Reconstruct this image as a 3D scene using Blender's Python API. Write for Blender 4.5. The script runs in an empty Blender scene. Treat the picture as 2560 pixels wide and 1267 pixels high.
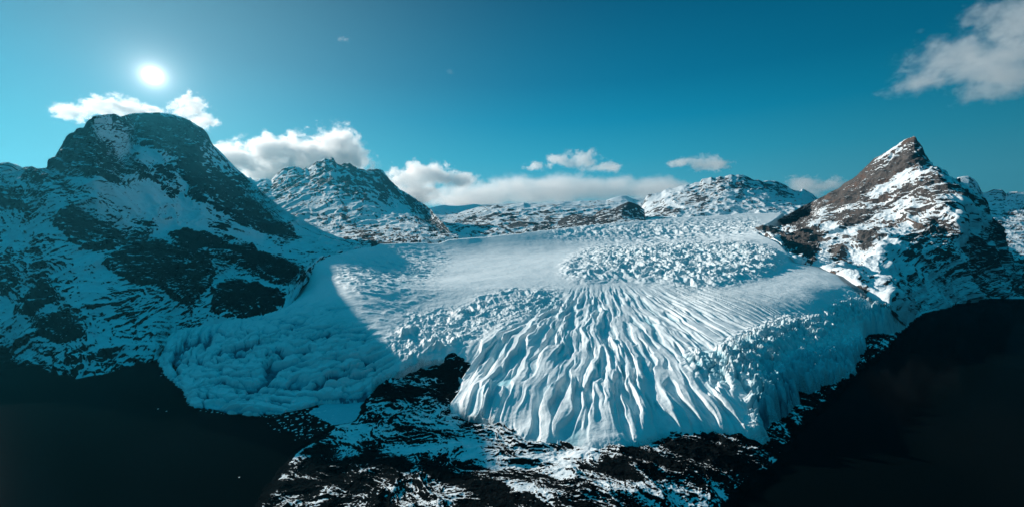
import bpy, bmesh, math, random
import numpy as np

# ------------------------------------------------------------------ camera, sky, sun, exposure
F, CX, YH, H = 1050.0, 1280.0, 580.0, 600.0      # focal length and horizon in 2560-px units, camera height (m)
scene = bpy.context.scene
cam_d = bpy.data.cameras.new("camera"); cam = bpy.data.objects.new("camera", cam_d)
scene.collection.objects.link(cam); scene.camera = cam
cam.location = (0, 0, H); cam.rotation_euler = (math.radians(90), 0, 0)
cam_d.sensor_width = 36.0; cam_d.lens = 36.0 * F / 2560.0
cam_d.shift_y = -(633.5 - YH) / 2560.0
cam_d.clip_start = 5; cam_d.clip_end = 200000

YH0 = 530.0                                       # horizon used by the survey tables below; PY() converts their distances
def PY(Y):
    Y = np.asarray(Y, float)
    return np.where(Y < 4300, Y / (1 - np.minimum(Y, 4300) / (H * F / (YH - YH0))), 6527.7 + (Y - 4300) * 1.6)
SUN = np.array([382 - CX, F, YH - 190.0]); SUN /= np.linalg.norm(SUN)
sun_el = math.asin(SUN[2]); sun_az = math.atan2(SUN[0], SUN[1])     # azimuth measured from +Y towards +X
EXPOSURE = 0.60
SUN_STRENGTH = 4.0
SKY_STRENGTH = 0.54

scene.view_settings.view_transform = 'Standard'; scene.view_settings.look = 'None'
scene.view_settings.exposure = EXPOSURE; scene.view_settings.gamma = 1
scene.view_settings.use_curve_mapping = False
scene.render.engine = 'CYCLES'
cy = scene.cycles
cy.use_denoising = True
cy.max_bounces = 5; cy.diffuse_bounces = 2; cy.glossy_bounces = 2; cy.transmission_bounces = 2
cy.volume_bounces = 5; cy.transparent_max_bounces = 12
cy.volume_max_steps = 256; cy.volume_step_rate = 1.0

class NT:
    """small helper for building node trees"""
    def __init__(s, tree): s.t = tree; tree.nodes.clear()
    def n(s, typ, **kw):
        nd = s.t.nodes.new(typ)
        for k, v in kw.items():
            if k.startswith('_'):
                continue
            setattr(nd, k, v)
        return nd
    def put(s, sock, v):
        if v is None: return
        if isinstance(v, bpy.types.NodeSocket): s.t.links.new(v, sock)
        else:
            if sock.type == 'RGBA' and len(v) == 3: v = (*v, 1)
            sock.default_value = v
    def math(s, op, a, b=None, c=None, clamp=False):
        nd = s.n('ShaderNodeMath', operation=op, use_clamp=clamp)
        for i, v in enumerate((a, b, c)): s.put(nd.inputs[i], v)
        return nd.outputs[0]
    def vmath(s, op, a, b=None, out=0):
        nd = s.n('ShaderNodeVectorMath', operation=op)
        s.put(nd.inputs[0], a)
        if b is not None: s.put(nd.inputs[3 if op == 'SCALE' else 1], b)
        return nd.outputs[out]
    def mix(s, f, a, b, typ='MIX'):
        nd = s.n('ShaderNodeMix', data_type='RGBA', blend_type=typ)
        s.put(nd.inputs[0], f); s.put(nd.inputs[6], a); s.put(nd.inputs[7], b)
        return nd.outputs[2]
    def ramp(s, f, stops, interp='LINEAR'):
        nd = s.n('ShaderNodeValToRGB'); cr = nd.color_ramp; cr.interpolation = interp
        while len(cr.elements) < len(stops): cr.elements.new(0.5)
        for e, (p, c) in zip(cr.elements, stops):
            e.position = p; e.color = (*c, 1) if len(c) == 3 else c
        s.put(nd.inputs[0], f); return nd.outputs[0]
    def smooth(s, v, a, b, c=0.0, d=1.0):
        nd = s.n('ShaderNodeMapRange', interpolation_type='SMOOTHSTEP')
        for i, q in enumerate((v, a, b, c, d)): s.put(nd.inputs[i], q)
        return nd.outputs[0]
    def noise(s, vec, scale, detail=4, rough=0.5, typ='FBM', out=0, dist=0.0, w=None):
        nd = s.n('ShaderNodeTexNoise', noise_type=typ, noise_dimensions='3D' if w is None else '4D')
        s.put(nd.inputs['Vector'], vec); s.put(nd.inputs['Scale'], scale)
        s.put(nd.inputs['Detail'], detail); s.put(nd.inputs['Roughness'], rough); s.put(nd.inputs['Distortion'], dist)
        if w is not None: s.put(nd.inputs['W'], w)
        return nd.outputs[out]

world = bpy.data.worlds.new("World"); scene.world = world; world.use_nodes = True
T = NT(world.node_tree)
wo = T.n('ShaderNodeOutputWorld'); bg = T.n('ShaderNodeBackground')
T.t.links.new(bg.outputs[0], wo.inputs[0])
sky = T.n('ShaderNodeTexSky', sky_type='NISHITA', sun_disc=False, sun_elevation=sun_el, sun_rotation=sun_az,
          altitude=600, air_density=1.0, dust_density=0.4, ozone_density=3.0)
nishita = T.vmath('SCALE', sky.outputs[0], 0.10)
dirv = T.n('ShaderNodeTexCoord').outputs['Generated']
dz = T.n('ShaderNodeSeparateXYZ'); T.put(dz.inputs[0], dirv)
elev = dz.outputs[2]
# deep teal air of a clear arctic winter day: pale near the horizon, dark above, then brightened overhead as added fill for shaded snow
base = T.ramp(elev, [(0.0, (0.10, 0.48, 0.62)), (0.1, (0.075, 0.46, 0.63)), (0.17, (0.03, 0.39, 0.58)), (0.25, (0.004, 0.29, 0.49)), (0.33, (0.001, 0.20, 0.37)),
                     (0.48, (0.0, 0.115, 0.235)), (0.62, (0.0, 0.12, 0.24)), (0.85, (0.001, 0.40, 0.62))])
col = T.mix(0.015, base, nishita)
cosg = T.vmath('DOT_PRODUCT', dirv, tuple(SUN), out=1)
# brightness falls away from the sun
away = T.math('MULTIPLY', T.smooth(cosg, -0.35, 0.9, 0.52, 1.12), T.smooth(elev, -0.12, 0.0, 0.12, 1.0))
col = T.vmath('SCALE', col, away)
ang = T.math('ARCCOSINE', T.math('MINIMUM', cosg, 0.999999))
def glow(width, amp, colr, power=1.0):
    e = T.math('EXPONENT', T.math('MULTIPLY', T.math('POWER', T.math('DIVIDE', ang, width), power), -1.0))
    return T.vmath('SCALE', tuple(c * amp for c in colr), e)
for g in (glow(0.48, 0.135, (0.65, 0.9, 0.75), 2.0), glow(0.14, 0.16, (1.0, .98, .9), 1.0),
          glow(0.022, 0.9, (1, 1, .96), 1.0), glow(0.0070, 6.0, (1, 1, .97), 1.1)):
    col = T.vmath('ADD', col, g)
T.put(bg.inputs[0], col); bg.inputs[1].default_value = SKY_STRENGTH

sl = bpy.data.lights.new("sun", 'SUN'); so = bpy.data.objects.new("sun", sl); scene.collection.objects.link(so)
sl.energy = SUN_STRENGTH; sl.angle = math.radians(0.35); sl.color = (1.0, 0.885, 0.785)
import mathutils
# the stitched panorama squeezes the sky, so the light comes from a little farther round and higher than the disc appears
L_AZ, L_EL = math.radians(-54), math.radians(21)
LAMP = (math.sin(L_AZ) * math.cos(L_EL), math.cos(L_AZ) * math.cos(L_EL), math.sin(L_EL))
so.rotation_euler = mathutils.Vector(LAMP).to_track_quat('Z', 'Y').to_euler()
so.location = (0, 0, 3000)

# ------------------------------------------------------------------ numeric helpers
f32 = np.float32
def hash3(ix, iy, iz, seed):
    h = (ix.astype(np.uint32) * np.uint32(374761393) + iy.astype(np.uint32) * np.uint32(668265263)
         + iz.astype(np.uint32) * np.uint32(2147483647) + np.uint32(seed * 1274126177 & 0xffffffff))
    h = (h ^ (h >> np.uint32(13))) * np.uint32(1274126177)
    h ^= h >> np.uint32(16); h *= np.uint32(2246822519); h ^= h >> np.uint32(13)
    return h
def perlin(x, y, z=None, seed=0):
    x = np.asarray(x, f32); y = np.asarray(y, f32)
    z = np.full_like(x, 0.37) if z is None else np.asarray(z, f32)
    xi = np.floor(x); yi = np.floor(y); zi = np.floor(z)
    xf = x - xi; yf = y - yi; zf = z - zi
    xi = xi.astype(np.int32); yi = yi.astype(np.int32); zi = zi.astype(np.int32)
    u = xf * xf * xf * (xf * (xf * 6 - 15) + 10); v = yf * yf * yf * (yf * (yf * 6 - 15) + 10)
    w = zf * zf * zf * (zf * (zf * 6 - 15) + 10)
    def g(dx, dy, dz):
        h = hash3(xi + dx, yi + dy, zi + dz, seed)
        a = (h & np.uint32(1023)).astype(f32) * f32(1 / 511.5) - 1
        b = ((h >> np.uint32(10)) & np.uint32(1023)).astype(f32) * f32(1 / 511.5) - 1
        c = ((h >> np.uint32(20)) & np.uint32(1023)).astype(f32) * f32(1 / 511.5) - 1
        return a * (xf - dx) + b * (yf - dy) + c * (zf - dz)
    def L(a, b, t): return a + (b - a) * t
    return L(L(L(g(0, 0, 0), g(1, 0, 0), u), L(g(0, 1, 0), g(1, 1, 0), u), v),
             L(L(g(0, 0, 1), g(1, 0, 1), u), L(g(0, 1, 1), g(1, 1, 1), u), v), w) * 1.3
def fbm(x, y, z=None, oct=4, seed=0, gain=0.5, lac=2.03):
    s = 0; a = 1.0; t = 0
    for i in range(oct):
        s = s + a * perlin(x, y, z, seed + i * 17); t += a; a *= gain
        x = x * lac; y = y * lac
        if z is not None: z = z * lac
    return s / t
def ridged(x, y, z=None, oct=4, seed=0, gain=0.5, lac=2.1):
    s = 0; a = 1.0; t = 0; pr = 1.0
    for i in range(oct):
        n = 1 - np.abs(perlin(x, y, z, seed + i * 31)) * 1.6
        n = np.clip(n, 0, 1) ** 2
        s = s + a * n * pr; pr = np.clip(n * 1.4, 0.2, 1); t += a; a *= gain
        x = x * lac; y = y * lac
        if z is not None: z = z * lac
    return s / t
def voronoi(x, y, seed=0, jitter=0.9):
    """F1, F2 and a random number of the nearest cell"""
    x = np.asarray(x, f32); y = np.asarray(y, f32)
    xi = np.floor(x).astype(np.int32); yi = np.floor(y).astype(np.int32)
    f1 = np.full(x.shape, 9, f32); f2 = np.full(x.shape, 9, f32); rid = np.zeros(x.shape, f32)
    dxn = np.zeros(x.shape, f32); dyn = np.zeros(x.shape, f32)
    for dx in (-1, 0, 1):
        for dy in (-1, 0, 1):
            h = hash3(xi + dx, yi + dy, np.full(xi.shape, 7, np.int32), seed)
            px = (h & np.uint32(1023)).astype(f32) / 1023 * jitter + xi + dx
            py = ((h >> np.uint32(10)) & np.uint32(1023)).astype(f32) / 1023 * jitter + yi + dy
            r = ((h >> np.uint32(20)) & np.uint32(1023)).astype(f32) / 1023
            d = np.sqrt((px - x) ** 2 + (py - y) ** 2)
            near = d < f1
            f2 = np.where(near, f1, np.minimum(f2, d))
            rid = np.where(near, r, rid); dxn = np.where(near, x - px, dxn); dyn = np.where(near, y - py, dyn)
            f1 = np.where(near, d, f1)
    return f1, f2, rid, dxn, dyn
def sstep(a, b, x):
    t = np.clip((x - a) / (b - a), 0, 1); return t * t * (3 - 2 * t)

def proj(x, Y, z): return CX + x / Y * F, YH + (H - z) / Y * F
def z_of(py, Y): return H - (py - YH0) / F * Y       # survey tables
def Y_of(py, z): return (H - z) * F / (py - YH0)

# coordinates read off enlarged crops of the photograph: origin and scale of each crop
VIEWS = {1: (0, 200, 2.534), 2: (0, 640, 2.534), 3: (800, 540, 3.1675), 4: (600, 860, 3.1125), 5: (1300, 700, 2.534),
         6: (1000, 350, 2.327), 7: (1760, 300, 2.534), 8: (1200, 980, 2.844), 0: (0, 0, 1.0)}
def V(k, pts):
    ox, oy, s = VIEWS[k]; return [(ox + a / s, oy + b / s) for a, b in pts]

class Mask:
    """coverage map over directions from the valley: polygons with soft edges (which slopes carry rock, broken ice ...)"""
    def __init__(s, base=0.0):
        s.S = 2; s.x0, s.y0 = -300, 200; s.w, s.h = 1600, 680
        s.a = np.full((s.h, s.w), base, f32)
    def poly(s, pts, val, blur=4):
        m = np.zeros((s.h, s.w), f32)
        P = [((x - s.x0) / s.S, (y - s.y0) / s.S) for x, y in pts]
        ys = [p[1] for p in P]
        for r in range(max(0, int(min(ys))), min(s.h, int(max(ys)) + 2)):
            yc = r + .5; xs = []
            for i in range(len(P)):
                (ax, ay), (bx, by) = P[i], P[(i + 1) % len(P)]
                if (ay <= yc) != (by <= yc): xs.append(ax + (yc - ay) / (by - ay) * (bx - ax))
            xs.sort()
            for a, b in zip(xs[::2], xs[1::2]):
                m[r, max(0, int(round(a))):max(0, int(round(b)))] = 1
        b = max(1, int((blur + 5) / s.S))
        for _ in range(2):
            for ax in (0, 1):
                c = np.cumsum(np.pad(m, [(b + 1, b) if k == ax else (0, 0) for k in (0, 1)], mode='edge'), axis=ax)
                m = (c[2 * b + 1:] - c[:-2 * b - 1]) / (2 * b + 1) if ax == 0 else (c[:, 2 * b + 1:] - c[:, :-2 * b - 1]) / (2 * b + 1)
        s.a = s.a * (1 - m) + val * m
        return s
    def at(s, px, py):
        fx = np.clip((px - s.x0) / s.S - .5, 0, s.w - 1.01); fy = np.clip((py - s.y0) / s.S - .5, 0, s.h - 1.01)
        ix = fx.astype(int); iy = fy.astype(int); tx = fx - ix; ty = fy - iy
        a = s.a
        return ((a[iy, ix] * (1 - tx) + a[iy, ix + 1] * tx) * (1 - ty)
                + (a[iy + 1, ix] * (1 - tx) + a[iy + 1, ix + 1] * tx) * ty)

def rbf(pts, smooth=1e-3):
    """thin-plate surface through (u, v, z) points"""
    P = np.array(pts, float); n = len(P)
    d = np.sqrt(((P[:, None, :2] - P[None, :, :2]) ** 2).sum(-1)) + 1e-9
    K = d * d * np.log(d) + np.eye(n) * smooth
    A = np.zeros((n + 3, n + 3)); A[:n, :n] = K; A[:n, n] = 1; A[:n, n + 1:] = P[:, :2]
    A[n, :n] = 1; A[n + 1:, :n] = P[:, :2].T
    w = np.linalg.solve(A, np.r_[P[:, 2], 0, 0, 0])
    def f(u, v):
        u = np.asarray(u, float); out = w[n] + w[n + 1] * u + w[n + 2] * v
        for i in range(n):
            r2 = (u - P[i, 0]) ** 2 + (v - P[i, 1]) ** 2 + 1e-12
            out = out + w[i] * 0.5 * r2 * np.log(r2)
        return out
    return f

def sdf(poly, x, y):
    """signed distance to polygon, positive inside"""
    P = np.array(poly, float); d2 = np.full(np.shape(x), 1e18); ins = np.zeros(np.shape(x), bool)
    for i in range(len(P)):
        a = P[i]; b = P[(i + 1) % len(P)]; e = b - a
        t = np.clip(((x - a[0]) * e[0] + (y - a[1]) * e[1]) / (e @ e + 1e-9), 0, 1)
        d2 = np.minimum(d2, (x - a[0] - t * e[0]) ** 2 + (y - a[1] - t * e[1]) ** 2)
        c = (a[1] <= y) != (b[1] <= y)
        xx = a[0] + (y - a[1]) / (e[1] if abs(e[1]) > 1e-9 else 1e-9) * e[0]
        ins ^= c & (x < xx)
    return np.where(ins, 1, -1) * np.sqrt(d2)

def tag(o, label=None, cat=None, group=None, kind=None):
    if label: o['label'] = label
    if cat: o['category'] = cat
    if group: o['group'] = group
    if kind: o['kind'] = kind
    return o

def grid_mesh(name, X, Y, Z, mat, attrs=None, smooth=True, keep=None):
    r, c = X.shape
    me = bpy.data.meshes.new(name)
    me.vertices.add(r * c)
    me.vertices.foreach_set('co', np.stack([X, Y, Z], -1).astype(f32).ravel())
    i = np.arange(r * c).reshape(r, c)
    q = np.stack([i[:-1, :-1], i[:-1, 1:], i[1:, 1:], i[1:, :-1]], -1).reshape(-1, 4).astype(np.int32)
    if keep is not None:
        q = q[keep.ravel()[q].any(1)]
    me.loops.add(q.size); me.polygons.add(len(q))
    me.loops.foreach_set('vertex_index', q.ravel())
    me.polygons.foreach_set('loop_start', np.arange(0, q.size, 4, dtype=np.int32))
    me.update(calc_edges=True)
    me.polygons.foreach_set('use_smooth', np.full(len(q), smooth))
    for k, a in (attrs or {}).items():
        at = me.attributes.new(k, 'FLOAT', 'POINT'); at.data.foreach_set('value', a.astype(f32).ravel())
    me.materials.append(mat)
    o = bpy.data.objects.new(name, me); scene.collection.objects.link(o)
    return o

def normals(X, Y, Z):
    P = np.stack([X, Y, Z], -1)
    du = np.gradient(P, axis=1); dv = np.gradient(P, axis=0)
    n = np.cross(du, dv); n /= np.linalg.norm(n, axis=-1, keepdims=True) + 1e-9
    n *= np.where(n[..., 2:3] < 0, -1, 1)
    return n
def rank01(a):
    o = np.empty(a.size, f32); o[np.argsort(a.ravel())] = np.linspace(0, 1, a.size); return o.reshape(a.shape)
def blur2(a, n):
    for _ in range(n):
        a = (a + np.roll(a, 1, 0) + np.roll(a, -1, 0) + np.roll(a, 1, 1) + np.roll(a, -1, 1)) / 5
    return a

# ------------------------------------------------------------------ materials
def mat_new(name):
    m = bpy.data.materials.new(name); m.use_nodes = True
    t = NT(m.node_tree); out = t.n('ShaderNodeOutputMaterial'); b = t.n('ShaderNodeBsdfPrincipled')
    t.t.links.new(b.outputs[0], out.inputs[0]); return m, t, b, out
def mountain_mat(name, rock_a, rock_b, size=1.0, snow=(0.76, 0.84, 0.88), edge=0.10, streak=(1, 1, 1), fine=0.34, warm=None, flow=True):
    """snow lying between bare rock; 'rk' > 0 where the wind has stripped the face"""
    m, t, b, out = mat_new(name)
    pos = t.n('ShaderNodeNewGeometry').outputs['Position']
    p2 = t.n('ShaderNodeAttribute', attribute_name='flow').outputs['Vector'] if flow else t.vmath('MULTIPLY', pos, streak)
    rk = t.n('ShaderNodeAttribute', attribute_name='rk').outputs['Fac']
    n1 = t.noise(p2, 0.035 / size, 6, 0.65)
    n2 = t.noise(p2, 0.15 / size, 4, 0.6)
    v = t.math('ADD', rk, t.math('MULTIPLY', t.math('SUBTRACT', n1, 0.5), fine * 1.6))
    v = t.math('ADD', v, t.math('MULTIPLY', t.math('SUBTRACT', n2, 0.5), fine * 0.8))
    f = t.smooth(v, -edge * .5, edge)
    g1 = t.noise(p2, 0.012 / size, 7, 0.68); g2 = t.noise(p2, 0.25 / size, 3, 0.6)
    tone = t.math('ADD', t.math('MULTIPLY', g1, 0.7), t.math('MULTIPLY', g2, 0.4))
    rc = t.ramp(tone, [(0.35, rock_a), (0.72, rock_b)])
    if warm:
        w = t.noise(pos, 0.004 / size, 4, 0.6)
        rc = t.mix(t.smooth(w, 0.54, 0.66), rc, warm)
    s1 = t.noise(pos, 0.02 / size, 5, 0.6)
    sc = t.mix(t.smooth(s1, 0.35, 0.7), snow, tuple(c * 0.93 for c in snow))
    t.put(b.inputs['Base Color'], t.mix(f, sc, rc))
    t.put(b.inputs['Roughness'], t.math('MULTIPLY_ADD', f, 0.15, 0.7)); b.inputs['Specular IOR Level'].default_value = 0.03
    bp = t.n('ShaderNodeBump'); bp.inputs['Strength'].default_value = 1.0; bp.inputs['Distance'].default_value = 1.0
    hgt = t.math('MULTIPLY', t.math('ADD', t.math('MULTIPLY', n1, 26.0 * size), t.math('MULTIPLY', n2, 5.0 * size)),
                 t.math('MULTIPLY_ADD', f, 0.8, 0.2))
    t.put(bp.inputs['Height'], hgt); t.put(b.inputs['Normal'], bp.outputs[0])
    return m
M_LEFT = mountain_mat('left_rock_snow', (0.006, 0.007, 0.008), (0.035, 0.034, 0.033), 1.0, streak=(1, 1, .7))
M_RIGHT = mountain_mat('right_rock_snow', (0.035, 0.033, 0.032), (0.14, 0.13, 0.125), 1.1, warm=(0.12, 0.085, 0.07))
M_MID = mountain_mat('mid_rock_snow', (0.03, 0.034, 0.038), (0.09, 0.09, 0.09), 1.4)
M_FAR = mountain_mat('far_rock_snow', (0.05, 0.055, 0.06), (0.13, 0.13, 0.13), 2.2)
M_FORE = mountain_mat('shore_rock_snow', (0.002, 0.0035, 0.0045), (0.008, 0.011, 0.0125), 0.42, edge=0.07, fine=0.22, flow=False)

def ice_mat():
    m, t, b, out = mat_new('glacier_ice')
    pos = t.n('ShaderNodeNewGeometry').outputs['Position']
    ice = t.n('ShaderNodeAttribute', attribute_name='ice').outputs['Fac']
    dirt = t.n('ShaderNodeAttribute', attribute_name='dirt').outputs['Fac']
    n1 = t.noise(pos, 0.05, 6, 0.6); n2 = t.noise(pos, 0.35, 4, 0.6)
    f = t.smooth(t.math('ADD', ice, t.math('MULTIPLY', t.math('SUBTRACT', n1, 0.5), 0.5)), 0.2, 0.9)
    c = t.mix(f, (0.76, 0.84, 0.87), (0.30, 0.60, 0.68))
    c = t.mix(t.smooth(ice, 0.85, 1.45), c, (0.05, 0.20, 0.28))
    c = t.mix(t.math('MULTIPLY', t.smooth(n1, 0.4, 0.75), 0.25), c, (0.62, 0.68, 0.72))
    d = t.smooth(t.math('ADD', dirt, t.math('MULTIPLY', t.math('SUBTRACT', n2, 0.5), 0.8)), 0.35, 0.7)
    c = t.mix(t.math('MULTIPLY', d, 0.75), c, (0.07, 0.075, 0.08))
    t.put(b.inputs['Base Color'], c); b.inputs['Roughness'].default_value = 0.55
    b.inputs['Specular IOR Level'].default_value = 0.25
    bp = t.n('ShaderNodeBump'); bp.inputs['Strength'].default_value = 1.0; bp.inputs['Distance'].default_value = 1.0
    t.put(bp.inputs['Height'], t.math('ADD', t.math('MULTIPLY', n1, 3.0), t.math('MULTIPLY', n2, 0.8)))
    t.put(b.inputs['Normal'], bp.outputs[0])
    return m
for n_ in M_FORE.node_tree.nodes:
    if n_.type == 'BSDF_PRINCIPLED': n_.inputs['Specular IOR Level'].default_value = 0.0      # no sheen on the dark bedrock
M_ICE = ice_mat()

def water_mat():
    m, t, b, out = mat_new('fjord_water')
    pos = t.n('ShaderNodeNewGeometry').outputs['Position']
    t.t.nodes.remove(b)
    df = t.n('ShaderNodeBsdfDiffuse'); df.inputs[0].default_value = (0.001, 0.003, 0.0035, 1)
    gs = t.n('ShaderNodeBsdfGlossy'); gs.inputs[0].default_value = (0.8, 0.9, 1, 1); gs.inputs[1].default_value = 0.08
    bp = t.n('ShaderNodeBump'); bp.inputs['Strength'].default_value = 0.15; bp.inputs['Distance'].default_value = 1.0
    t.put(bp.inputs['Height'], t.noise(pos, 0.06, 5, 0.6)); t.put(gs.inputs['Normal'], bp.outputs[0])
    fr = t.n('ShaderNodeFresnel'); fr.inputs[0].default_value = 1.33
    mx = t.n('ShaderNodeMixShader'); t.put(mx.inputs[0], t.math('MULTIPLY_ADD', fr.outputs[0], 0.025, 0.001))
    t.t.links.new(df.outputs[0], mx.inputs[1]); t.t.links.new(gs.outputs[0], mx.inputs[2]); t.t.links.new(mx.outputs[0], out.inputs[0])
    return m
M_WATER = water_mat()

# ------------------------------------------------------------------ water
def plane(name, x0, x1, y0, y1, z, mat):
    me = bpy.data.meshes.new(name); me.from_pydata([(x0, y0, z), (x1, y0, z), (x1, y1, z), (x0, y1, z)], [], [(0, 1, 2, 3)])
    me.materials.append(mat); o = bpy.data.objects.new(name, me); scene.collection.objects.link(o); return o
water = plane('water', -13900, 23900, -2900, 16900, 0, M_WATER)
tag(water, 'black still fjord water on both sides of the ice', kind='structure')

# ------------------------------------------------------------------ lofted mountains
def loft(name, curves, x0, x1, dx, rows, mat, rock, disp, label, rim=0.22, taper=None, soft=14, warp=1.0):
    """curves from near to far, each [(px, py, Y)]; rows = samples between neighbouring curves"""
    px = np.arange(x0, x1 + dx, dx); C = []
    for c in curves:
        c = np.array(c, float); c[:, 2] = PY(c[:, 2])
        C.append((np.interp(px, c[:, 0], c[:, 1]), np.interp(px, c[:, 0], c[:, 2])))
    YY = np.array([c[1] for c in C]); ZZ = np.array([H - (c[0] - YH) / F * c[1] for c in C])
    # smooth distances along each curve a little so folds are not straight-edged
    k = 5
    for j in range(len(YY)):
        YY[j] = np.convolve(np.pad(YY[j], k, mode='edge'), np.ones(2 * k + 1) / (2 * k + 1), 'valid')
    ZZ = np.array([H - (c[0] - YH) / F * y for c, y in zip(C, YY)])
    U = (px - CX) / F
    oy, oz = [], []
    for j in range(len(C) - 1):
        n = rows[j]
        a, b = YY[j], YY[j + 1]; za, zb = ZZ[j], ZZ[j + 1]
        ts = np.linspace(0, 1, n, endpoint=(j == len(C) - 2))
        top = j == len(C) - 4                                   # the band below the crest: its small notches die out downslope
        if top:
            k2 = max(1, int(soft / dx)); pad = np.pad(zb, k2, mode='edge')
            lo = np.min(np.stack([pad[q:q + len(zb)] for q in range(2 * k2 + 1)]), axis=0)
            zs_ = np.convolve(np.pad(lo, k2, mode='edge'), np.ones(2 * k2 + 1) / (2 * k2 + 1), 'valid'); zs_ = np.minimum(zs_, zb)
        for t in ts:
            oy.append(a + (b - a) * t)
            oz.append(za + (zb - za) * t if not top else za + (zs_ - za) * t + (zb - zs_) * t ** 5)
    Yg = np.array(oy); Zg = np.array(oz)
    # relax the creases where bands meet
    ridge_row = sum(rows[:-2])
    keep = np.abs(np.arange(len(Yg)) - ridge_row)[:, None] < 1
    Zs, Ys = Zg.copy(), Yg.copy()
    for _ in range(14):
        Zn = Zs.copy(); Zn[1:-1] = (Zs[:-2] + Zs[1:-1] + Zs[2:]) / 3; Zs = np.where(keep, Zg, Zn)
        Yn = Ys.copy(); Yn[1:-1] = (Ys[:-2] + Ys[1:-1] + Ys[2:]) / 3; Ys = np.where(keep, Yg, Yn)
    Yg, Zg = Ys, Zs
    Xg = U[None, :] * Yg
    N = normals(Xg, Yg, Zg)
    q0, q1 = proj(Xg, Yg, Zg)
    wx = fbm(Xg / 200, Yg / 200, Zg / 200, 6, 5, gain=.65) * 34; wy = fbm(Xg / 200, Yg / 200, Zg / 200, 6, 9, gain=.65) * 24
    R = rock.at(q0 + wx * warp, q1 + wy * warp)
    d = disp(Xg, Yg, Zg, R, q0, q1)
    row = np.arange(len(Yg))[:, None]
    nearr = np.clip(np.abs(row - ridge_row) / 22.0, rim, 1)
    d = d * nearr
    if taper: d = d * np.clip(row / taper, 0, 1)
    Xg = Xg + N[..., 0] * d; Yg = Yg + N[..., 1] * d; Zg = Zg + N[..., 2] * d
    return px, Xg, Yg, Zg, R

def flow_coords(Xg, Yg, Zg):
    """metres across the slope and metres up the slope"""
    P = np.stack([Xg, Yg, Zg], -1)
    m = P[len(P) // 2]; u = np.concatenate([[0], np.cumsum(np.linalg.norm(np.diff(m, axis=0), axis=-1))])
    Pb = np.stack([blur2(P[..., k], 6) for k in range(3)], -1)
    d = np.linalg.norm(np.diff(Pb, axis=0), axis=-1); d = np.concatenate([d[:1] * 0, d]); d = np.cumsum(d.mean(1))
    return np.repeat(u[None], len(P), 0), np.repeat(d[:, None], P.shape[1], 1)
def finish(name, Xg, Yg, Zg, R, mat, label, scale=1.0, sw=1.0, angle=-50.0, elong=3.0, seed=77):
    N2 = normals(Xg, Yg, Zg)
    nz = N2[..., 2]; nzb = blur2(nz, 25)
    steep = (nzb - nz) * 4.0 - nzb * 0.5                        # locally steeper than its surroundings
    u, v = flow_coords(Xg, Yg, Zg)
    an = math.radians(angle); c, sn = math.cos(an), math.sin(an)
    w = fbm(u / 500, v / 500, None, 3, seed + 5) * 160
    al = (u * c + v * sn + w) / scale; ac = (-u * sn + v * c + w) / scale
    n = fbm(al / (70 * elong), ac / 70, None, 6, seed, gain=0.62) * 1.3 + fbm(u / 420 / scale, v / 420 / scale, None, 3, seed + 1) * 0.9
    n = n + (ridged(al / (150 * elong), ac / 150, None, 4, seed + 2) - .4) * 0.7
    g = rank01(steep * sw + n); R = R * 0.93
    at = {'rk': (R + g - 1.0) * 1.25}
    o = grid_mesh(name, Xg, Yg, Zg, mat, at)
    fl = np.stack([al * scale / elong * 1.3, ac * scale, 0 * al], -1)
    a_ = o.data.attributes.new('flow', 'FLOAT_VECTOR', 'POINT'); a_.data.foreach_set('vector', fl.astype(f32).ravel())
    tag(o, label, kind='structure')
    return o

def gully_disp(amp, L, seed, vert=0.45, strata=None, rough_rock=1.0):
    def f(X, Y, Z, R, px, py):
        wx = fbm(X / (L * 1.5), Y / (L * 1.5), Z / (L * 1.5), 3, seed + 3) * 0.7
        a = X / L + wx; b = Y / L + wx; c = Z / L * vert
        d = (ridged(a, b, c, 6, seed, gain=0.52) - 0.42) * 1.0
        d = d + fbm(X / (L * .3), Y / (L * .3), Z / (L * .3), 5, seed + 8, gain=0.6) * 0.28 * (0.35 + rough_rock * R)
        if strata is not None:
            s = np.array(strata); s = s / np.linalg.norm(s)
            h = (X * s[0] + Y * s[1] + Z * s[2]) / (L * .22) + fbm(X / L, Y / L, Z / L, 3, seed + 20) * 1.6
            st = np.abs(h - np.floor(h) - .5) * 2
            d = d + (sstep(0.2, 0.8, st) - .5) * 0.14 * (0.2 + R)
        return d * amp
    return f

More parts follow.
